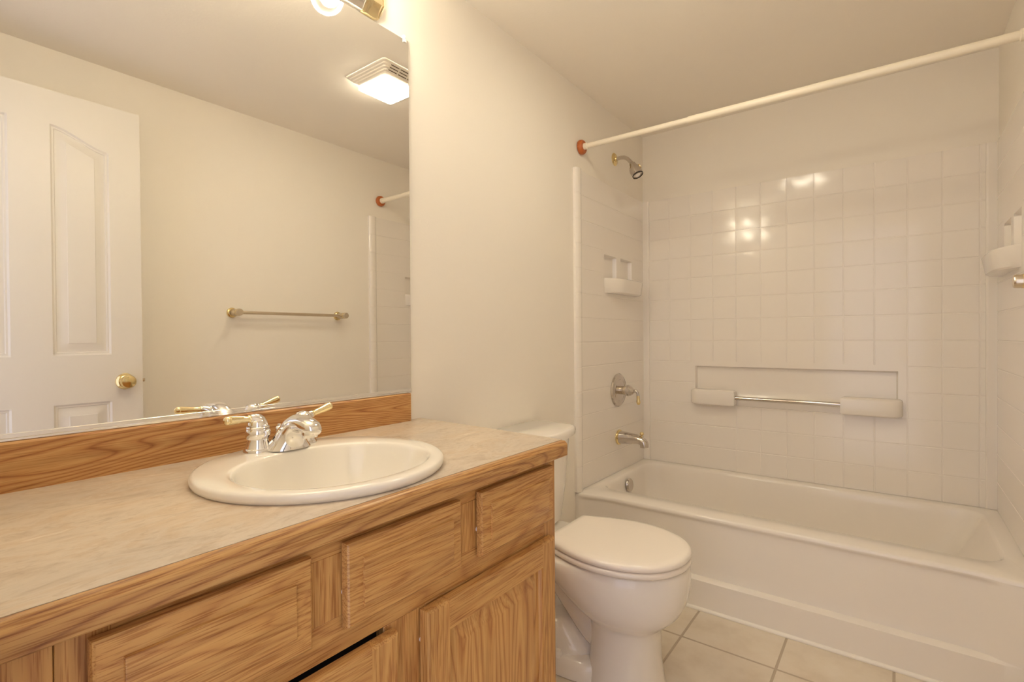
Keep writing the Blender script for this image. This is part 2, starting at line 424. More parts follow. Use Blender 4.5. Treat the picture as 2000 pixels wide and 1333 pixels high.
def side_panel(sgn):
    X = 0.0 if sgn > 0 else W
    rec = [(2.346, 2.487, 1.392, 1.512), (2.538, 2.680, 1.392, 1.512)]
    tyy = [D-0.0415-0.1187*k for k in range(0, 6)]
    def h(y, z):
        t = 0.006
        if y <= 2.105:
            a = (y-2.047)/0.058
            t = 0.004 + 0.018*math.sqrt(max(0, 1-(2*a-0.9)**2)) if a < 0.95 else 0.006
        d = 0
        if near(z, tz, tw*0.5): d = -0.0012
        for r in rec:
            if r[0]-0.02 < y < r[1]+0.02 and r[2]-0.02 < z < r[3]+0.02: d = 0
            if r[0]+0.008 <= y <= r[1]-0.008 and r[2] <= z <= r[3]-0.008: d = -0.020
        return t+d
    ysl = [2.047+0.058*k/14 for k in range(15)]+[2.11, D]; zsl = [Z0S, ZT]+groove(tz, tw)
    for r in rec:
        ysl += [r[0], r[0]+0.008, r[1]-0.008, r[1], r[0]-0.019, r[1]+0.019]; zsl += [r[2]-0.004, r[2], r[3]-0.008, r[3], r[2]-0.019, r[3]+0.019]
    bm = B(); G, us, vs = heightfield(bm, ysl, zsl, h, lambda y, z, t: (X+sgn*t, y, z))
    # close the top and the front edge back to the wall
    for i in range(len(us)-1):
        a, b = G[i][-1], G[i+1][-1]
        c = bm.verts.new((X, b.co.y, b.co.z)); d = bm.verts.new((X, a.co.y, a.co.z)); bm.faces.new((a, b, c, d))
    for j in range(len(vs)-1):
        a, b = G[0][j], G[0][j+1]
        c = bm.verts.new((X, b.co.y, b.co.z)); d = bm.verts.new((X, a.co.y, a.co.z)); bm.faces.new((a, b, c, d))
    mk('side_panel', bm, FIBER, sur, sharp=16)
    # corner shelf under the two recesses
    bm = B(); y0, y1, z0, z1, p = 2.335, 2.725, 1.315, 1.392, 0.072
    o = [(y0, 0.0)] + [(q.x, q.y) for q in catmull([(y0+0.006, 0.004, 0), (y0+0.03, 0.020, 0), (y0+0.06, 0.041, 0), (y0+0.09, 0.058, 0), (y0+0.125, 0.068, 0), (y0+0.17, 0.072, 0)], 4)]
    o += [(y1-0.06, p)] + [(y1-0.06+0.05*math.sin(PI/2*k/4), p-0.03*(1-math.cos(PI/2*k/4))) for k in range(1, 5)] + [(y1, 0.0)]
    def ring(z, k, i): return [Vector((X+sgn*max(0.004, q*k-i), y0+(y-y0)*(1-i), z)) for y, q in o]
    loft(bm, [ring(z0, 0.80, 0.006), ring(z0+0.006, 0.88, 0.002), ring(z1-0.01, 1.0, 0), ring(z1-0.003, 0.99, 0.002), ring(z1, 0.94, 0.004)])
    mk('soap_shelf', bm, FIBER, sur)
    # raised corner strip with a rounded inner edge
    bm = B(); rings = []
    for z in (Z0S, ZT-0.001):
        rings.append([Vector((X+sgn*0.004, D-0.001, z)), Vector((X+sgn*0.005, D-0.0105, z))] + [Vector((X+sgn*(0.032+0.0085*math.sin(PI/2*k/8)), D-0.0025-0.008*math.cos(PI/2*k/8), z)) for k in range(9)] + [Vector((X+sgn*0.0405, D-0.001, z))])
    loft(bm, rings); mk('corner_cove', bm, FIBER, sur)
side_panel(1); side_panel(-1)

tub = thing('bathtub', (W/2, 2.45, 0), 'cream alcove bathtub with a plain stepped apron along the back wall', 'bathtub')
bm = B(); YA = 2.080; ZR = 0.3705
x0, x1, y0, y1 = 0.0006, W-0.0006, YA, D-0.001
rings = [rrect(x0, x1, y0+0.000, y1, ZR-0.014, 0.004, sub=24), rrect(x0, x1, y0+0.0005, y1, ZR-0.008, 0.004, sub=24), rrect(x0, x1, y0+0.003, y1, ZR-0.003, 0.004, sub=24), rrect(x0, x1, y0+0.009, y1, ZR, 0.004, sub=24),
         rrect(0.046, 1.474, 2.188, 2.802, ZR, 0.085, sub=24), rrect(0.052, 1.468, 2.194, 2.797, ZR-0.003, 0.082, sub=24), rrect(0.058, 1.461, 2.203, 2.792, ZR-0.014, 0.080, sub=24),
         rrect(0.062, 1.452, 2.210, 2.789, ZR-0.04, 0.080, sub=24), rrect(0.072, 1.40, 2.228, 2.780, 0.24, 0.085, sub=24), rrect(0.085, 1.33, 2.245, 2.768, 0.13, 0.09, sub=24),
         rrect(0.105, 1.27, 2.262, 2.750, 0.095, 0.10, sub=24), rrect(0.16, 1.20, 2.31, 2.70, 0.078, 0.10, sub=24), rrect(0.5, 0.9, 2.45, 2.55, 0.075, 0.04, sub=24)]
def bowed(x, y):
    """the rim swings forward at both ends of the tub"""
    return y - 0.029*((1-smoothstep(0.0, 0.17, x))+smoothstep(W-0.17, W, x))*(1-smoothstep(YA+0.01, YA+0.09, y))
for r_ in rings:
    for p in r_: p.y = bowed(p.x, p.y)
loft(bm, rings, False, True)
mk('basin', bm, ACRYL, tub, sharp=60)
bm = B()
def apron(x, z):
    if z < 0.117: return 2.055
    if z < 0.123: return 2.055 + (bowed(x, YA)+0.002-2.055)*(z-0.117)/0.006
    e = smoothstep(0.012, 0.045, x)*(1-smoothstep(1.405, 1.440, x))
    up = 1-smoothstep(ZR-0.030, ZR-0.016, z)
    return bowed(x, YA) + 0.008*e*up
heightfield(bm, [0.0006, 0.012, 0.02, 0.03, 0.038, 0.045, 0.06, 0.08, 0.10, 0.12, 0.14, 0.16, 0.2, 0.8, 1.2, 1.354, 1.375, 1.40, 1.41, 1.42, 1.43, 1.44, 1.45, 1.47, 1.49, 1.51, W-0.0006],
            [0.0, 0.06, 0.1165, 0.119, 0.121, 0.123, 0.124, 0.2, ZR-0.034, ZR-0.030, ZR-0.026, ZR-0.022, ZR-0.018, ZR-0.014], apron, lambda x, z, y: (x, y, z))
mk('apron', bm, ACRYL, tub, sharp=50)
bm = B(); tube(bm, [(0.004, 2.0535, 0.004), (W-0.004, 2.0535, 0.004)], 0.0085, 10, smooth=0); mk('caulk_bead', bm, CAULK, tub)
bm = B(); lathe(bm, [(0.034, 0.0), (0.036, 0.004), (0.034, 0.010), (0.030, 0.014), (0.026, 0.013), (0.0, 0.0125)], (0.068, 2.487, 0.312), (1, 0, 0.10)); mk('overflow_plate', bm, CHROME2, tub)
bm = B(); lathe(bm, [(0.030, 0.0), (0.028, 0.004), (0.0, 0.005)], (0.24, 2.50, 0.0765), (0, 0, 1)); mk('drain', bm, CHROME2, tub)

# ------------------------------------------------------------------ shower fittings on the left wall
sh = thing('overhead_shower', (0, 2.482, 2.03), 'small chrome shower head on a bent arm with a brass wall flange', 'shower head')
bm = B(); lathe(bm, [(0.033, 0.0), (0.033, 0.003), (0.028, 0.007), (0.014, 0.009), (0.012, 0.016), (0.0, 0.016)], (0.0, 2.482, 2.030), (1, 0, 0)); mk('wall_flange', bm, BRASS, sh)
bm = B(); tube(bm, [(0.01, 2.482, 2.030), (0.04, 2.482, 2.031), (0.068, 2.482, 2.022), (0.092, 2.482, 1.997), (0.104, 2.482, 1.982)], 0.0098, 16); mk('shower_arm', bm, CHROME2, sh)
bm = B(); ax = Vector((0.45, -0.10, -0.88)).normalized()
lathe(bm, [(0.010, -0.006), (0.0155, 0.0), (0.017, 0.012), (0.024, 0.022), (0.029, 0.034), (0.0305, 0.045), (0.0300, 0.056), (0.0275, 0.070), (0.0265, 0.0745), (0.0235, 0.0745), (0.0235, 0.071), (0.0, 0.071)], (0.1, 2.482, 1.986), ax); hd = mk('spray_head', bm, CHROME2, sh)
bm = B(); lathe(bm, [(0.0272, 0.0715), (0.0285, 0.0730), (0.0280, 0.0765), (0.0250, 0.0765)], (0.1, 2.482, 1.986), ax, caps=False); mk('rim_ring', bm, BLACK, hd)
bm = B(); lathe(bm, [(0.0150, 0.0712), (0.0150, 0.074), (0.008, 0.0745), (0.0, 0.0735)], (0.1, 2.482, 1.986), ax); mk('nozzle', bm, CHROME, hd)
bm = B(); lathe(bm, [(0.005, 0.0), (0.006, 0.012), (0.012, 0.014), (0.0125, 0.020), (0.0, 0.021)], (0.128, 2.476, 1.958), (0.85, 0.25, 0.45)); mk('pause_knob', bm, BRASS, sh)

va = thing('shower_valve', (0.006, 2.497, 0.807), 'round chrome mixer plate with a drooping brass-tipped lever above the tub spout', 'shower valve')
bm = B(); lathe(bm, [(0.088, 0.0), (0.089, 0.004), (0.084, 0.010), (0.078, 0.011), (0.074, 0.015), (0.060, 0.017), (0.056, 0.014), (0.030, 0.016), (0.0, 0.016)], (0.006, 2.497, 0.807), (1, 0, 0), 48); mk('escutcheon', bm, CHROME2, va)
bm = B(); lathe(bm, [(0.022, 0.014), (0.022, 0.052), (0.0, 0.052)], (0.006, 2.497, 0.807), (1, 0, 0)); mk('stem', bm, NICKEL, va)
bm = B(); lathe(bm, [(0.024, 0.050), (0.029, 0.053), (0.0295, 0.060), (0.027, 0.066), (0.0275, 0.070), (0.022, 0.078), (0.020, 0.083), (0.012, 0.090), (0.0, 0.093)], (0.006, 2.497, 0.807), (1, 0, 0)); hub = mk('handle_hub', bm, CHROME2, va)
bm = B(); tube(bm, [(0.095, 2.497, 0.806), (0.108, 2.497, 0.806), (0.117, 2.497, 0.796), (0.119, 2.497, 0.780)], [0.009, 0.0075, 0.007, 0.007], 14)
mk('lever_neck', bm, CHROME2, hub)
bm = B(); tube(bm, [(0.119, 2.497, 0.783), (0.120, 2.497, 0.765), (0.121, 2.497, 0.748), (0.121, 2.497, 0.737)], [0.0075, 0.0085, 0.0105, 0.006], 14); mk('lever_tip', bm, BRASS, hub)['label'] = 'brass lever tip'

sp = thing('tub_spout', (0.006, 2.50, 0.555), 'chrome tub spout with brass base ring and diverter knob above the tub', 'tub spout')
bm = B(); lathe(bm, [(0.038, 0.0), (0.040, 0.003), (0.039, 0.009), (0.034, 0.012), (0.0, 0.012)], (0.006, 2.50, 0.555), (1, 0, 0)); mk('base_ring', bm, BRASS, sp)
bm = B(); rings = []
for x, zc, a, b_ in ((0.012, 0.555, 0.034, 0.034), (0.05, 0.556, 0.031, 0.031), (0.09, 0.556, 0.0275, 0.0265), (0.115, 0.556, 0.0255, 0.024), (0.130, 0.552, 0.0245, 0.024)):
    rings.append([Vector((x, 2.50+a*math.cos(2*PI*k/24), zc+b_*math.sin(2*PI*k/24))) for k in range(24)])
for t in (0.25, 0.5, 0.75, 1.0):
    c = Vector((0.130+0.020*math.sin(t*PI/2), 2.50, 0.552-0.012*t-0.006*t)); th = t*PI/2*0.95
    nx, nz = math.cos(th), -math.sin(th)
    rings.append([Vector((c.x - nz*-1*0.0+ (math.sin(th))*0.022*math.sin(2*PI*k/24)*1.0, 2.50+0.0235*math.cos(2*PI*k/24), c.z+math.cos(th)*0.022*math.sin(2*PI*k/24))) for k in range(24)])
c = rings[-1]; rings.append([p+Vector((0.001, 0, -0.016)) for p in c])
loft(bm, rings); mk('spout_body', bm, CHROME2, sp, sharp=50)
bm = B(); lathe(bm, [(0.004, 0.0), (0.004, 0.010), (0.0095, 0.014), (0.011, 0.020), (0.008, 0.027), (0.0, 0.029)], (0.137, 2.50, 0.567), (0, 0, 1), 18); mk('diverter_knob', bm, BRASS, sp)

rod = thing('shower_curtain_rod', (0, 2.115, 1.985), 'cream telescoping shower curtain rod with brown end caps above the tub', 'curtain rod')
RA = Vector((0.002, 2.115, 1.985)); RBv = Vector((W-0.002, 2.142, 1.988)); RJ = RA.lerp(RBv, 0.333)
bm = B(); tube(bm, [RA, RJ], 0.0118, 18, smooth=0); mk('inner_tube', bm, RODP, rod)
bm = B(); tube(bm, [RJ-(RBv-RA)*0.004, RJ, RBv], [0.0128, 0.0142, 0.0142], 18, smooth=0); mk('outer_tube', bm, RODP, rod)
for P, d, r in ((RA, 1, 0.0118), (RBv, -1, 0.0142)):
    bm = B(); a = (RBv-RA).normalized()*d
    lathe(bm, [(0.033, 0.0), (0.0345, 0.006), (0.033, 0.014), (0.028, 0.020), (r+0.004, 0.021), (r+0.001, 0.020)], P, a); cp = mk('end_cap', bm, TERRA, rod); cp['label'] = 'brown plastic end cap'
    bm = B(); lathe(bm, [(r+0.0035, 0.014), (r+0.0035, 0.036), (r+0.001, 0.038)], P, a); mk('end_sleeve', bm, RODP, rod)

# ================================================================== TOILET
TY = 1.503
toi = thing('toilet', (0.4, TY, 0), 'biscuit toilet with closed lid between the vanity and the bathtub', 'toilet')
def egg(xb, xf, w, z, n=40, k=0.10, ex=2.3):
    xc = (xb+xf)/2; a = (xf-xb)/2; pts = []
    for i in range(n):
        t = 2*PI*i/n; c, s = math.cos(t), math.sin(t)
        cc = math.copysign(abs(c)**(2/ex), c); ss = math.copysign(abs(s)**(2/ex), s)
        pts.append(Vector((xc+a*cc, TY+w*ss*(1-k*cc), z)))
    return pts
bm = B()
loft(bm, [egg(0.20, 0.690, 0.172, 0.398), egg(0.195, 0.696, 0.178, 0.392), egg(0.20, 0.698, 0.180, 0.372), egg(0.225, 0.698, 0.180, 0.345), egg(0.268, 0.692, 0.174, 0.310),
          egg(0.308, 0.684, 0.166, 0.280), egg(0.345, 0.669, 0.153, 0.252), egg(0.372, 0.647, 0.135, 0.229), egg(0.387, 0.623, 0.114, 0.209, k=0.05), egg(0.390, 0.610, 0.106, 0.193, k=0), egg(0.390, 0.606, 0.104, 0.165, k=0),
          egg(0.389, 0.606, 0.105, 0.10, k=0), egg(0.386, 0.611, 0.109, 0.05, k=0), egg(0.382, 0.617, 0.114, 0.015, k=0), egg(0.382, 0.617, 0.114, 0.002, k=0)])
# rear deck under the tank
loft(bm, [egg(0.03, 0.34, 0.13, 0.3995, ex=4, k=0), egg(0.03, 0.345, 0.132, 0.385, ex=4, k=0), egg(0.05, 0.34, 0.115, 0.345, ex=3, k=0), egg(0.12, 0.33, 0.08, 0.30, ex=2.5, k=0)])
# trapway and foot
tube(bm, [(0.48, TY, 0.13), (0.415, TY, 0.15), (0.340, TY, 0.222), (0.265, TY, 0.295), (0.205, TY, 0.300), (0.165, TY, 0.24), (0.175, TY, 0.15), (0.20, TY, 0.05)], [0.075, 0.075, 0.073, 0.072, 0.072, 0.072, 0.072, 0.075], 22)
loft(bm, [egg(0.09, 0.335, 0.088, 0.155, k=0), egg(0.08, 0.36, 0.096, 0.12, k=0), egg(0.075, 0.40, 0.099, 0.080, k=0, ex=2.6), egg(0.075, 0.40, 0.101, 0.045, k=0, ex=2.6)])
loft(bm, [egg(0.075, 0.45, 0.090, 0.062, ex=3, k=0), egg(0.065, 0.46, 0.110, 0.052, ex=3, k=0), egg(0.06, 0.465, 0.118, 0.038, ex=3, k=0), egg(0.06, 0.465, 0.120, 0.002, ex=3, k=0)])
mk('bowl', bm, CHINA, toi, sharp=70, merge=False)
for s in (-1, 1):
    bm = B(); lathe(bm, [(0.017, 0.0), (0.017, 0.010), (0.012, 0.020), (0.0, 0.023)], (0.305, TY+s*0.097, 0.052), (0, s*0.12, 1), 18); mk('bolt_cap', bm, CHINA, toi)
def bow(xb, xf, w, z, ins=0.0, bulge=0.045, n=18, r=0.03):
    pts = []; w -= ins; xb += ins*0.3
    for i in range(n+1):
        t = -1+2*i/n; pts.append(Vector((xf-ins-bulge*t*t-0.02*max(0, (abs(t)-0.86)/0.14)**2, TY+w*t, z)))
    pts += [Vector((xb+0.012, TY+w, z)), Vector((xb, TY+w-0.012, z)), Vector((xb, TY-w+0.012, z)), Vector((xb+0.012, TY-w, z))]
    return pts
bm = B(); loft(bm, [bow(0.02, 0.195, 0.170, 0.400, 0.012), bow(0.016, 0.20, 0.182, 0.412), bow(0.014, 0.212, 0.196, 0.55), bow(0.012, 0.222, 0.203, 0.70), bow(0.012, 0.223, 0.204, 0.722)]); mk('tank', bm, CHINA, toi, sharp=50)
bm = B(); loft(bm, [bow(0.010, 0.236, 0.206, 0.7195, 0.004), bow(0.008, 0.245, 0.213, 0.724), bow(0.008, 0.247, 0.2145, 0.738), bow(0.008, 0.247, 0.2145, 0.749, 0.001), bow(0.008, 0.247, 0.2145, 0.7535, 0.004), bow(0.008, 0.247, 0.2145, 0.755, 0.010)]); mk('tank_lid', bm, CHINA, toi, sharp=50)
# flush lever on the near front of the tank
bm = B(); lathe(bm, [(0.013, 0.0), (0.013, 0.006), (0.006, 0.008), (0.006, 0.018), (0.0, 0.018)], (0.172, TY-0.155, 0.665), (1, 0, 0), 16); tube(bm, [(0.188, TY-0.155, 0.665), (0.194, TY-0.12, 0.661), (0.196, TY-0.075, 0.655)], [0.006, 0.005, 0.007], 12); mk('flush_lever', bm, CHROME, toi)
def seat_outline(z, ins=0.0, xb=0.288):
    half = [(xb, 0.0), (xb, 0.06), (xb, 0.112), (xb+0.006, 0.128), (0.315, 0.143), (0.345, 0.156), (0.39, 0.172), (0.44, 0.183), (0.49, 0.186), (0.54, 0.180), (0.59, 0.164), (0.635, 0.138), (0.668, 0.103), (0.690, 0.060), (0.699, 0.025), (0.700, 0.0)]
    cx = 0.49; pts = []
    body = [(p.x, p.y) for p in catmull([(x, y, 0) for x, y in half[2:]], 4)]
    half = half[:2] + body
    full = half[:-1] + [(half[-1][0], 0.0)] + [(x, -y) for x, y in half[-2:0:-1]]
    for x, y in full:
        L = math.hypot(x-cx, y); k = 1-ins/L; pts.append(Vector((cx+(x-cx)*k, TY+y*k, z)))
    return pts
bm = B(); loft(bm, [seat_outline(0.4015, 0.012), seat_outline(0.404, 0.004), seat_outline(0.410, 0.0), seat_outline(0.417, 0.001), seat_outline(0.4215, 0.006)]); mk('seat', bm, SEATM, toi, sharp=60)
bm = B(); loft(bm, [seat_outline(0.4235, 0.008, 0.270), seat_outline(0.4255, 0.002, 0.270), seat_outline(0.433, 0.0, 0.270), seat_outline(0.440, 0.003, 0.270), seat_outline(0.4445, 0.011, 0.270), seat_outline(0.4465, 0.030, 0.270), seat_outline(0.4472, 0.08, 0.270)]); mk('seat_lid', bm, SEATM, toi, sharp=60)
for s in (-1, 1):
    bm = B(); lathe(bm, [(0.011, -0.022), (0.012, -0.020), (0.012, 0.020), (0.011, 0.022)], (0.262, TY+s*0.075, 0.416), (0, 1, 0), 16); mk('hinge', bm, SEATM, toi)

# ================================================================== VANITY
CZ = 0.844; CB = 0.808; XF = 0.53; VY0, VY1 = 0.1225, 1.036
van = thing('vanity_cabinet', (0.27, 0.55, 0), 'honey oak vanity cabinet with three drawer fronts over two raised panel doors', 'vanity cabinet')
bm = B()
box(bm, 0.004, XF-0.020, VY1-0.016, VY1, 0.10, CB-0.002); box(bm, 0.004, XF-0.020, YF+0.004, YF+0.018, 0.10, CB-0.002)
box(bm, 0.004, XF-0.020, YF+0.018, VY1-0.016, 0.10, 0.115); box(bm, 0.002, 0.008, YF+0.018, VY1-0.016, 0.115, 0.66)
c = mk('carcass', bm, OAKZ, van)
bm = B(); box(bm, 0.40, 0.45, YF+0.004, VY1, 0.001, 0.10); mk('toe_kick', bm, OAKY, van)
# face frame
def frame_part(y0, y1, z0, z1, mat): 
    bm = B(); box(bm, XF-0.020, XF, y0, y1, z0, z1, 0.0008, 1); mk('frame_rail' if mat is OAKY else 'frame_stile', bm, mat, van)
frame_part(VY0, 0.168, 0.10, CB-0.001, OAKZ)
frame_part(YF+0.004, VY0-0.0006, 0.10, CB-0.001, OAKZ)
frame_part(0.990, VY1, 0.10, CB-0.001, OAKZ)
frame_part(0.168, 0.990, 0.778, CB-0.001, OAKY)
frame_part(0.168, 0.990, 0.630, 0.684, OAKY)
frame_part(0.6125, 0.990, 0.610, 0.6298, OAKY)
frame_part(0.375, 0.455, 0.684, 0.778, OAKZ)
frame_part(0.678, 0.757, 0.684, 0.778, OAKZ)
frame_part(0.522, 0.612, 0.14, 0.6298, OAKZ)
frame_part(0.168, 0.990, 0.10, 0.14, OAKY)
bm = B(); box(bm, XF-0.026, XF-0.021, 0.16, 0.995, 0.12, 0.80); mk('painted_dark_plate', bm, BLACK, van)  # black plate behind the frame, painting the shade inside the cabinet
GAP = 0.0035
def raised(bm, y0, y1, z0, z1, xb, xt, prof):
    """rectangular moulded slab facing +x; prof: list of (inset, x)"""
    rings = [[Vector((x, y0+i, z0+i)), Vector((x, y1-i, z0+i)), Vector((x, y1-i, z1-i)), Vector((x, y0+i, z1-i))] for i, x in prof]
    loft(bm, rings)
def drawer(y0, y1, z0, z1):
    bm = B(); xb = XF+GAP
    raised(bm, y0, y1, z0, z1, xb, 0, [(0, xb), (0, xb+0.0085), (0.0012, xb+0.0115), (0.004, xb+0.0135), (0.026, xb+0.0150), (0.0268, xb+0.0185), (0.028, xb+0.019)])
    d = mk('drawer_front', bm, OAKY, van, sharp=25)
    bm = B(); lathe(bm, [(0.005, 0), (0.005, GAP)], (XF-0.001, y0+0.006, (z0+z1)/2-0.012), (1, 0, 0), 12); mk('bumper', bm, BUMPER, d)
drawer(0.1475, 0.389, 0.667, 0.7935); drawer(0.4435, 0.690, 0.667, 0.7935); drawer(0.746, 1.006, 0.667, 0.7935)
def cabinet_door(y0, y1, z0, z1):
    xb = XF+GAP; sw = 0.054; xt = xb+0.019
    def member(bm, pts, bev):   # pts plan polygon in (y,z)
        loft(bm, [[Vector((xb, y, z)) for y, z in pts], [Vector((xt-0.003, y, z)) for y, z in pts]], True, False)
    def stile(a, b_, left):
        bm = B(); rings = []
        for x, e in ((xb, 0), (xb+0.012, 0), (xb+0.016, 0.0015), (xt, 0.006)):
            ya, yb = (a+e, b_) if left else (a, b_-e)
            rings.append([Vector((x, ya, z0+e)), Vector((x, yb, z0+e)), Vector((x, yb, z1-e)), Vector((x, ya, z1-e))])
        loft(bm, rings); return bm
    bm = B(); box(bm, xb, xb+0.004, y0+sw, y1-sw, z0+sw, z1-sw)
    dr = mk('cabinet_door', bm, OAKZ, van, sharp=25)
    mk('door_stile', stile(y0, y0+sw, True), OAKZ, dr, sharp=25); mk('door_stile', stile(y1-sw, y1, False), OAKZ, dr, sharp=25)
    for a, b_, top in ((z0, z0+sw, False), (z1-sw, z1, True)):
        bm = B(); rings = []
        for x, e in ((xb, 0), (xb+0.012, 0), (xb+0.016, 0.0015), (xt, 0.006)):
            za, zb = (a, b_-e) if top else (a+e, b_)
            rings.append([Vector((x, y0+sw, za)), Vector((x, y1-sw, za)), Vector((x, y1-sw, zb)), Vector((x, y0+sw, zb))])
        loft(bm, rings); mk('door_rail', bm, OAKY, dr, sharp=25)
    bm = B(); i0 = sw
    raised(bm, y0+i0, y1-i0, z0+i0, z1-i0, xb, 0, [(0, xb+0.0045), (0, xt-0.004), (0.002, xt-0.007), (0.004, xt-0.0105), (0.009, xt-0.0105), (0.038, xt-0.003), (0.040, xt-0.0025)])
    mk('raised_panel', bm, OAKP, dr, sharp=20)
    bm = B(); lathe(bm, [(0.005, 0), (0.005, GAP)], (XF-0.001, y0+0.006, z1-0.055), (1, 0, 0), 12); mk('bumper', bm, BUMPER, dr)
cabinet_door(0.5965, 1.004, 0.12, 0.628)
cabinet_door(0.130, 0.536, 0.12, 0.6245)

# counter with a round cut-out
ctr = thing('countertop', (0.28, 0.55, CB), 'beige stone-look laminate countertop with an oak front edge on the vanity', 'countertop')
SC = (0.304, 0.567); SR = 0.226
def counter_outline():
    return [(0.001, YF+0.002), (0.537, YF+0.002), (0.537, 1.0605), (0.001, 1.094)]
def ray_poly(c, a, poly):
    d = (math.cos(a), math.sin(a)); best = None
    for (xa, ya), (xb, yb) in zip(poly, poly[1:]+poly[:1]):
        ex, ey = xb-xa, yb-ya; det = d[0]*(-ey)+ex*d[1]
        if abs(det) < 1e-9: continue
        t = ((xa-c[0])*(-ey)+ex*(ya-c[1]))/det; s = (d[0]*(ya-c[1])-d[1]*(xa-c[0]))/det
        if t > 0 and -1e-6 <= s <= 1+1e-6 and (best is None or t < best): best = t
    return (c[0]+d[0]*best, c[1]+d[1]*best)
poly = counter_outline()
ang = sorted([2*PI*k/72 for k in range(72)]+[math.atan2(y-SC[1], x-SC[0]) % (2*PI) for x, y in poly])
bm = B(); hr = 0.205
rings = []
hole = [(SC[0]+hr*math.cos(a), SC[1]+hr*math.sin(a)) for a in ang]; out = [ray_poly(SC, a, poly) for a in ang]
loft(bm, [[Vector((x, y, CB+0.001)) for x, y in hole], [Vector((x, y, CZ)) for x, y in hole], [Vector((x, y, CZ)) for x, y in out], [Vector((x, y, CB+0.001)) for x, y in out], [Vector((x, y, CB+0.001)) for x, y in hole]], False, False)
mk('laminate_top', bm, LAM, ctr, sharp=30)
bm = B(); y0e, y1e = YF+0.002, 1.0605
pr = [(0.5375, CB), (0.5535, CB), (0.5555, CB+0.002), (0.5555, CZ-0.009), (0.5525, CZ-0.004), (0.5475, CZ-0.0006), (0.5375, CZ-0.0006)]
e0 = [Vector((x, y0e, z)) for x, z in pr]
def endring(c): return [Vector((x, y1e-c*max(0, 1-min(z-CB, CZ-z)/0.006)*0.8, z)) for x, z in pr]
loft(bm, [e0, [Vector((x, y1e-0.006, z)) for x, z in pr], [Vector((0.5375+(x-0.5375)*0.75, y1e, CB+0.004+(z-CB)*0.80)) for x, z in pr]]); mk('front_edge', bm, OAKE, ctr, sharp=25)['label'] = 'oak front edge'
bm = B()
ya, yb = YF+0.002, 1.038
loft(bm, [[Vector(p) for p in ((0.001, y, CZ), (0.019, y, CZ), (0.019, y, CZ+0.080), (0.0165, y, CZ+0.0835), (0.001, y, CZ+0.0835))] for y in (ya, yb)])
tag(mk('backsplash', bm, OAKS, origin=(0, 0.5, CZ), sharp=20), 'long grained oak backsplash strip between the countertop and the mirror', 'backsplash')

# sink
snk = thing('sink', (SC[0], SC[1], CZ), 'round biscuit drop-in sink set into the laminate countertop', 'sink')
bm = B(); IC = (0.338, 0.569); NS = 72
def sring(z, r): return [Vector((SC[0]+r*math.cos(2*PI*k/NS), SC[1]+r*math.sin(2*PI*k/NS), z)) for k in range(NS)]
def iring(z, a, b_, cx=IC[0], cy=IC[1], ex=2.15):
    o = []
    for k in range(NS):
        t = 2*PI*k/NS; c, s = math.cos(t), math.sin(t)
        o.append(Vector((cx+a*math.copysign(abs(c)**(2/ex), c), cy+b_*math.copysign(abs(s)**(2/ex), s), z)))
    return o
def mixr(a, b_, t, z): return [Vector((*(p.lerp(q, t)).xy, z)) for p, q in zip(a, b_)]
I0 = iring(0.860, 0.158, 0.182); S0 = sring(0.86, 0.2195)
loft(bm, [sring(0.8442, 0.2225), sring(0.847, 0.2255), sring(0.852, 0.2270), sring(0.857, 0.2265), sring(0.8605, 0.2240), sring(0.8620, 0.2195), mixr(S0, I0, 0.5, 0.8618), mixr(S0, I0, 0.9, 0.8612), iring(0.8602, 0.1575, 0.1815), iring(0.8575, 0.1545, 0.1785), iring(0.852, 0.152, 0.176),
          iring(0.84, 0.147, 0.171), iring(0.81, 0.135, 0.159), iring(0.775, 0.113, 0.136), iring(0.745, 0.083, 0.102), iring(0.728, 0.05, 0.060), iring(0.722, 0.022, 0.022, ex=2)], False, True)
mk('basin', bm, SINKM, snk, sharp=60)
bm = B(); lathe(bm, [(0.023, 0.0), (0.022, 0.004), (0.016, 0.0045), (0.015, 0.001), (0.0, 0.001)], (IC[0], IC[1], 0.7222), (0, 0, 1)); mk('drain', bm, CHROME, snk)

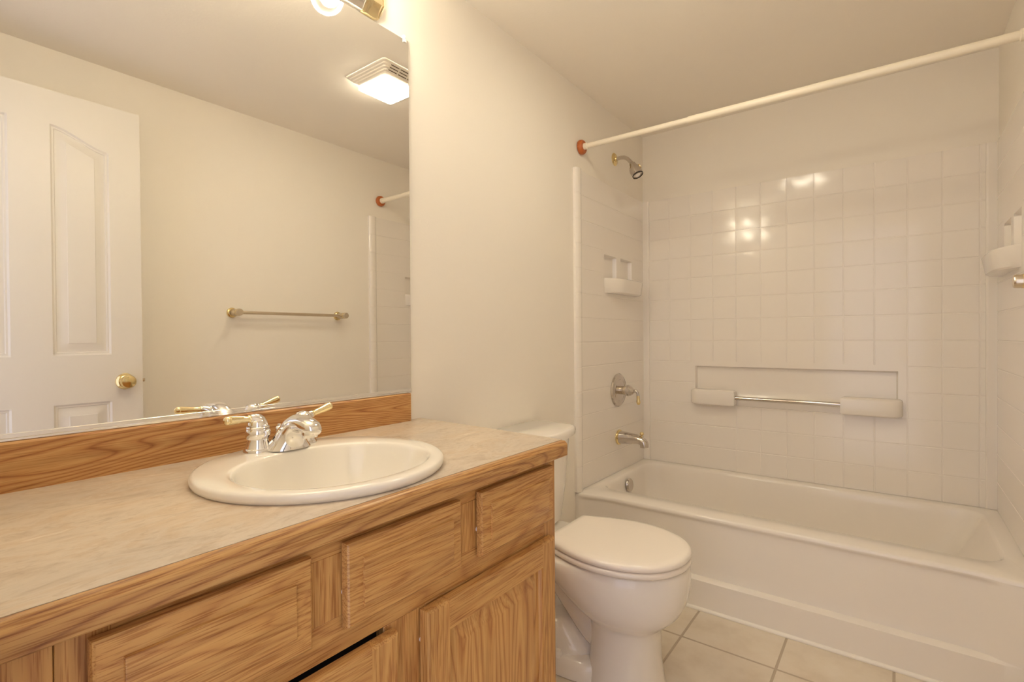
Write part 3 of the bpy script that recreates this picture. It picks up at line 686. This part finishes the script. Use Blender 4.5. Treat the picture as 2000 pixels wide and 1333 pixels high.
# faucet
FX, FY, FZ = 0.124, 0.575, 0.8622
fau = thing('faucet', (FX, FY, FZ), 'two-handle chrome faucet with brass levers on the back of the sink', 'faucet')
bm = B()
def stad(w, l, z, cx=FX):
    pts = []
    for k in range(32):
        a = 2*PI*k/32; s = math.sin(a); pts.append(Vector((cx+w*math.cos(a), FY+(l if s > 0 else -l)*(1 if abs(s) > 1e-9 else 0)+w*s, z)))
    return pts
loft(bm, [stad(0.0285, 0.0508, FZ-0.002), stad(0.0285, 0.0508, FZ+0.002), stad(0.0265, 0.0508, FZ+0.006), stad(0.019, 0.0508, FZ+0.011), stad(0.010, 0.0508, FZ+0.013)])
mk('base_plate', bm, CHROME, fau)
def handle(s):
    y = FY+s*0.0508; bm = B()
    lathe(bm, [(0.0275, 0.0), (0.0265, 0.004), (0.0225, 0.014), (0.0205, 0.022), (0.0200, 0.0245), (0.0225, 0.026), (0.0245, 0.034), (0.0245, 0.040), (0.0225, 0.045), (0.0215, 0.046), (0.023, 0.048), (0.0215, 0.051), (0.0205, 0.0515)], (FX, y, FZ), (0, 0, 1), 32)
    vb = mk('valve_body', bm, CHROME, fau, sharp=50)
    bm = B(); lathe(bm, [(0.0205, 0.0518), (0.0205, 0.054), (0.017, 0.062), (0.0125, 0.068), (0.0, 0.071)], (FX, y, FZ), (0, 0, 1), 28)
    d = Vector((0.10 if s < 0 else 0.02, s, 0)).normalized()
    P = Vector((FX, y, FZ))
    rise = 0.0 if s < 0 else 0.010
    up = (0.0665, 0.0690, 0.0685) if s < 0 else (0.0610, 0.0590, 0.0605)
    ln = 0.017 if s < 0 else 0.021
    tube(bm, [P+Vector((0, 0, 0.050)), P+Vector((0, 0, up[0]-0.006))+d*0.001, P+d*(ln*0.55)+Vector((0, 0, up[1]-0.002)), P+d*ln+Vector((0, 0, up[2]))], [0.0185, 0.0165, 0.0115, 0.0080], 20)
    nk = mk('lever_neck', bm, CHROME, vb, sharp=60)
    bm = B(); a = (d*0.055+Vector((0, 0, 0.003 if s < 0 else 0.0165))).normalized()
    lathe(bm, [(0.0078, 0.0), (0.0082, 0.002), (0.0068, 0.0035), (0.0064, 0.006), (0.0074, 0.022), (0.0092, 0.040), (0.0096, 0.043), (0.0082, 0.0445), (0.0088, 0.046), (0.0086, 0.050), (0.0045, 0.0535), (0.0, 0.0545)], P+d*(ln-0.0005)+Vector((0, 0, up[2])), a, 22)
    mk('lever', bm, PALEBRASS, vb, sharp=50)['label'] = 'brass lever'
handle(-1); handle(1)
bm = B(); rings = []
# spout: broad fairing on the plate that narrows, leans forward and ends in a domed head
for ph, cx, cz, h, hy in ((0, 0.150, 0.001, 0.036, 0.046), (0.0, 0.150, 0.005, 0.0355, 0.0435), (0.05, 0.1525, 0.014, 0.0325, 0.037), (0.15, 0.158, 0.027, 0.0285, 0.030), (0.30, 0.166, 0.040, 0.0255, 0.0245), (0.55, 0.178, 0.0515, 0.0230, 0.0212),
                          (0.9, 0.194, 0.0580, 0.0200, 0.0200), (1.25, 0.213, 0.0580, 0.0170, 0.0198), (1.45, 0.232, 0.0550, 0.0160, 0.0198), (1.6, 0.247, 0.0510, 0.0145, 0.0180), (1.7, 0.256, 0.0475, 0.0105, 0.0135), (1.75, 0.2595, 0.0455, 0.004, 0.005)):
    ca, sa = math.cos(ph), -math.sin(ph); r = []
    for k in range(32):
        t = 2*PI*k/32; c, q = math.cos(t), math.sin(t)
        c = math.copysign(abs(c)**0.85, c); q = math.copysign(abs(q)**0.85, q)
        r.append(Vector((cx+h*q*ca, FY+hy*c, FZ+cz+h*q*sa)))
    rings.append(r)
loft(bm, rings); mk('spout', bm, CHROME, fau, sharp=60)
bm = B(); lathe(bm, [(0.0150, 0.004), (0.0160, 0.0), (0.0160, -0.004), (0.0152, -0.0046), (0.0152, -0.0056), (0.0156, -0.006), (0.0150, -0.011), (0.0130, -0.012), (0.0, -0.011)], (0.234, FY, FZ+0.0425), (-0.12, 0, 1), 28); mk('aerator', bm, CHROME, fau)
bm = B(); lathe(bm, [(0.003, -0.006), (0.003, 0.020), (0.0055, 0.022), (0.0085, 0.027), (0.009, 0.031), (0.007, 0.036), (0.004, 0.038), (0.0045, 0.041), (0.0, 0.043)], (0.104, FY+0.006, FZ+0.004), (0, 0, 1), 18); mk('lift_rod', bm, CHROME, fau)

# ================================================================== MIRROR, LIGHTS, TOWEL BAR
MY1, MZ0, MZ1 = 1.0495, CZ+0.0965, 1.994
mir = thing('wall_mirror', (0, 0.5, MZ0), 'large frameless wall mirror above the oak backsplash', 'mirror')
bm = B(); box(bm, 0.0035, 0.0075, YF+0.003, MY1, MZ0-0.008, MZ1); bm.faces.ensure_lookup_table()
for f in bm.faces: f.material_index = 0 if f.calc_center_median().x > 0.0074 else 1
mk('mirror_glass', bm, [MIRROR, GLASSEDGE], mir, sharp=20)
bm = B(); box(bm, 0.001, 0.010, YF+0.003, MY1-0.0005, CZ+0.0838, CZ+0.0888, 0.0008, 1); box(bm, 0.0078, 0.010, YF+0.003, MY1-0.0005, CZ+0.0886, MZ0+0.000, 0.0006, 1); mk('bottom_channel', bm, CHANNEL, mir)
for y in (1.036, 0.25):
    bm = B(); box(bm, 0.001, 0.011, y-0.006, y+0.006, MZ1+0.0005, MZ1+0.012, 0.002); box(bm, 0.0078, 0.011, y-0.006, y+0.006, MZ1-0.009, MZ1+0.004, 0.0015); lathe(bm, [(0.003, 0.0), (0.003, 0.002), (0.0, 0.0025)], (0.011, y, MZ1+0.006), (1, 0, 0), 12); mk('clip', bm, CLIPM, mir)

VL0, VL1, VZ0, VZ1 = 0.314, 0.949, 2.004, 2.126
vl = thing('vanity_light', (0, (VL0+VL1)/2, VZ0), 'polished vanity light bar with clear globe bulbs above the mirror', 'light fixture')
bm = B(); zc = (VZ0+VZ1)/2
sec = [(0.001, VZ0), (0.012, VZ0), (0.020, VZ0+0.012), (0.030, VZ0+0.022), (0.036, VZ0+0.026), (0.036, VZ1-0.026), (0.030, VZ1-0.022), (0.020, VZ1-0.012), (0.012, VZ1), (0.001, VZ1)]
loft(bm, [[Vector((x, y, z)) for x, z in sec] for y in (VL0+0.06, VL1-0.06)]); mk('light_bar', bm, CHROME, vl, sharp=25)
for s_, y in ((-1, VL0+0.06), (1, VL1-0.06)):
    bm = B(); rings = []
    for d, sc in ((-0.008, 1.03), (-0.004, 1.10), (0.002, 1.13), (0.006, 1.06), (0.010, 1.04), (0.016, 1.08), (0.034, 1.07), (0.038, 1.10), (0.042, 1.02), (0.046, 0.96), (0.049, 0.98), (0.054, 0.84), (0.060, 0.72)):
        rings.append([Vector((0.001+(x-0.001)*sc, y+s_*d, zc+(z-zc)*min(sc, 1.05))) for x, z in sec])
    loft(bm, rings); mk('end_cap', bm, PALEBRASS, vl, sharp=25)['label'] = 'stepped brass end cap'
for y in (0.847, 0.703, 0.559, 0.415):
    bm = B(); lathe(bm, [(0.024, 0.0), (0.024, 0.006), (0.018, 0.010), (0.017, 0.022), (0.0, 0.022)], (0.036, y, zc), (1, 0, 0), 20); so = mk('socket', bm, PALEBRASS, vl)
    bm = B(); lathe(bm, [(0.013, 0.0), (0.014, 0.008), (0.024, 0.018), (0.036, 0.032), (0.0425, 0.048), (0.0440, 0.062), (0.0405, 0.080), (0.031, 0.095), (0.017, 0.104), (0.0, 0.107)], (0.057, y, zc), (1, 0, 0), 28); mk('bulb', bm, GLASS, so, sharp=80)
    bm = B(); ball(bm, (0.108, y, zc), 0.028, 16); mk('filament', bm, BULBM, so)

fan = thing('exhaust_fan', (0.655, 1.517, H), 'square ceiling fan grille with a glowing lens over the room', 'exhaust fan')
fx0, fx1, fy0, fy1 = 0.520, 0.788, 1.374, 1.658
bm = B(); rings = []
n = 5
for k in range(n):
    i = 0.009*k; z = H-0.0075*k
    rings += [rrect(fx0+i, fx1-i, fy0+i, fy1-i, z-0.0005, 0.012, 4), rrect(fx0+i+0.001, fx1-i-0.001, fy0+i+0.001, fy1-i-0.001, z-0.0055, 0.012, 4), rrect(fx0+i+0.006, fx1-i-0.006, fy0+i+0.006, fy1-i-0.006, z-0.0075, 0.012, 4)]
loft(bm, rings, False, True); mk('fan_grille', bm, FANPL, fan, sharp=30)
bm = B()
for k in (1, 2, 3):
    z = H-0.0075*k-0.003; x = fx0+0.009*k-0.0002
    for a in range(4):
        box(bm, x, x+0.002, fy0+0.045+0.052*a, fy0+0.045+0.052*a+0.044, z-0.0018, z+0.0018)
mk('vent_slots', bm, SLOT, fan)
bm = B(); loft(bm, [rrect(fx0+0.050, fx1-0.022, fy0+0.048, fy1-0.048, H-0.037, 0.014, 5), rrect(fx0+0.050, fx1-0.022, fy0+0.048, fy1-0.048, H-0.044, 0.014, 5), rrect(fx0+0.056, fx1-0.028, fy0+0.054, fy1-0.054, H-0.048, 0.012, 5)]); mk('lens', bm, LENSM, fan)

tb = thing('towel_bar', (W, 1.51, 1.228), 'satin metal towel bar on two round posts on the wall opposite the mirror', 'towel bar')
for y in (1.203, 1.815):
    bm = B(); lathe(bm, [(0.025, 0.0), (0.026, 0.004), (0.024, 0.010), (0.0185, 0.013), (0.0175, 0.014), (0.0, 0.014)], (W, y, 1.228), (-1, 0, 0)); po = mk('post', bm, BRASS, tb)
    bm = B(); lathe(bm, [(0.0172, 0.013), (0.0172, 0.072), (0.0180, 0.074), (0.0180, 0.080), (0.0172, 0.082), (0.0172, 0.092), (0.015, 0.096), (0.0, 0.096)], (W, y, 1.228), (-1, 0, 0)); mk('post_sleeve', bm, NICKEL, po)
    bm = B(); lathe(bm, [(0.0184, 0.0745), (0.0184, 0.0795)], (W, y, 1.228), (-1, 0, 0)); mk('brass_band', bm, BRASS, po)
bm = B(); tube(bm, [(W-0.056, 1.203, 1.228), (W-0.056, 1.815, 1.228)], 0.0085, 16, smooth=0); mk('rail', bm, NICKEL, tb)
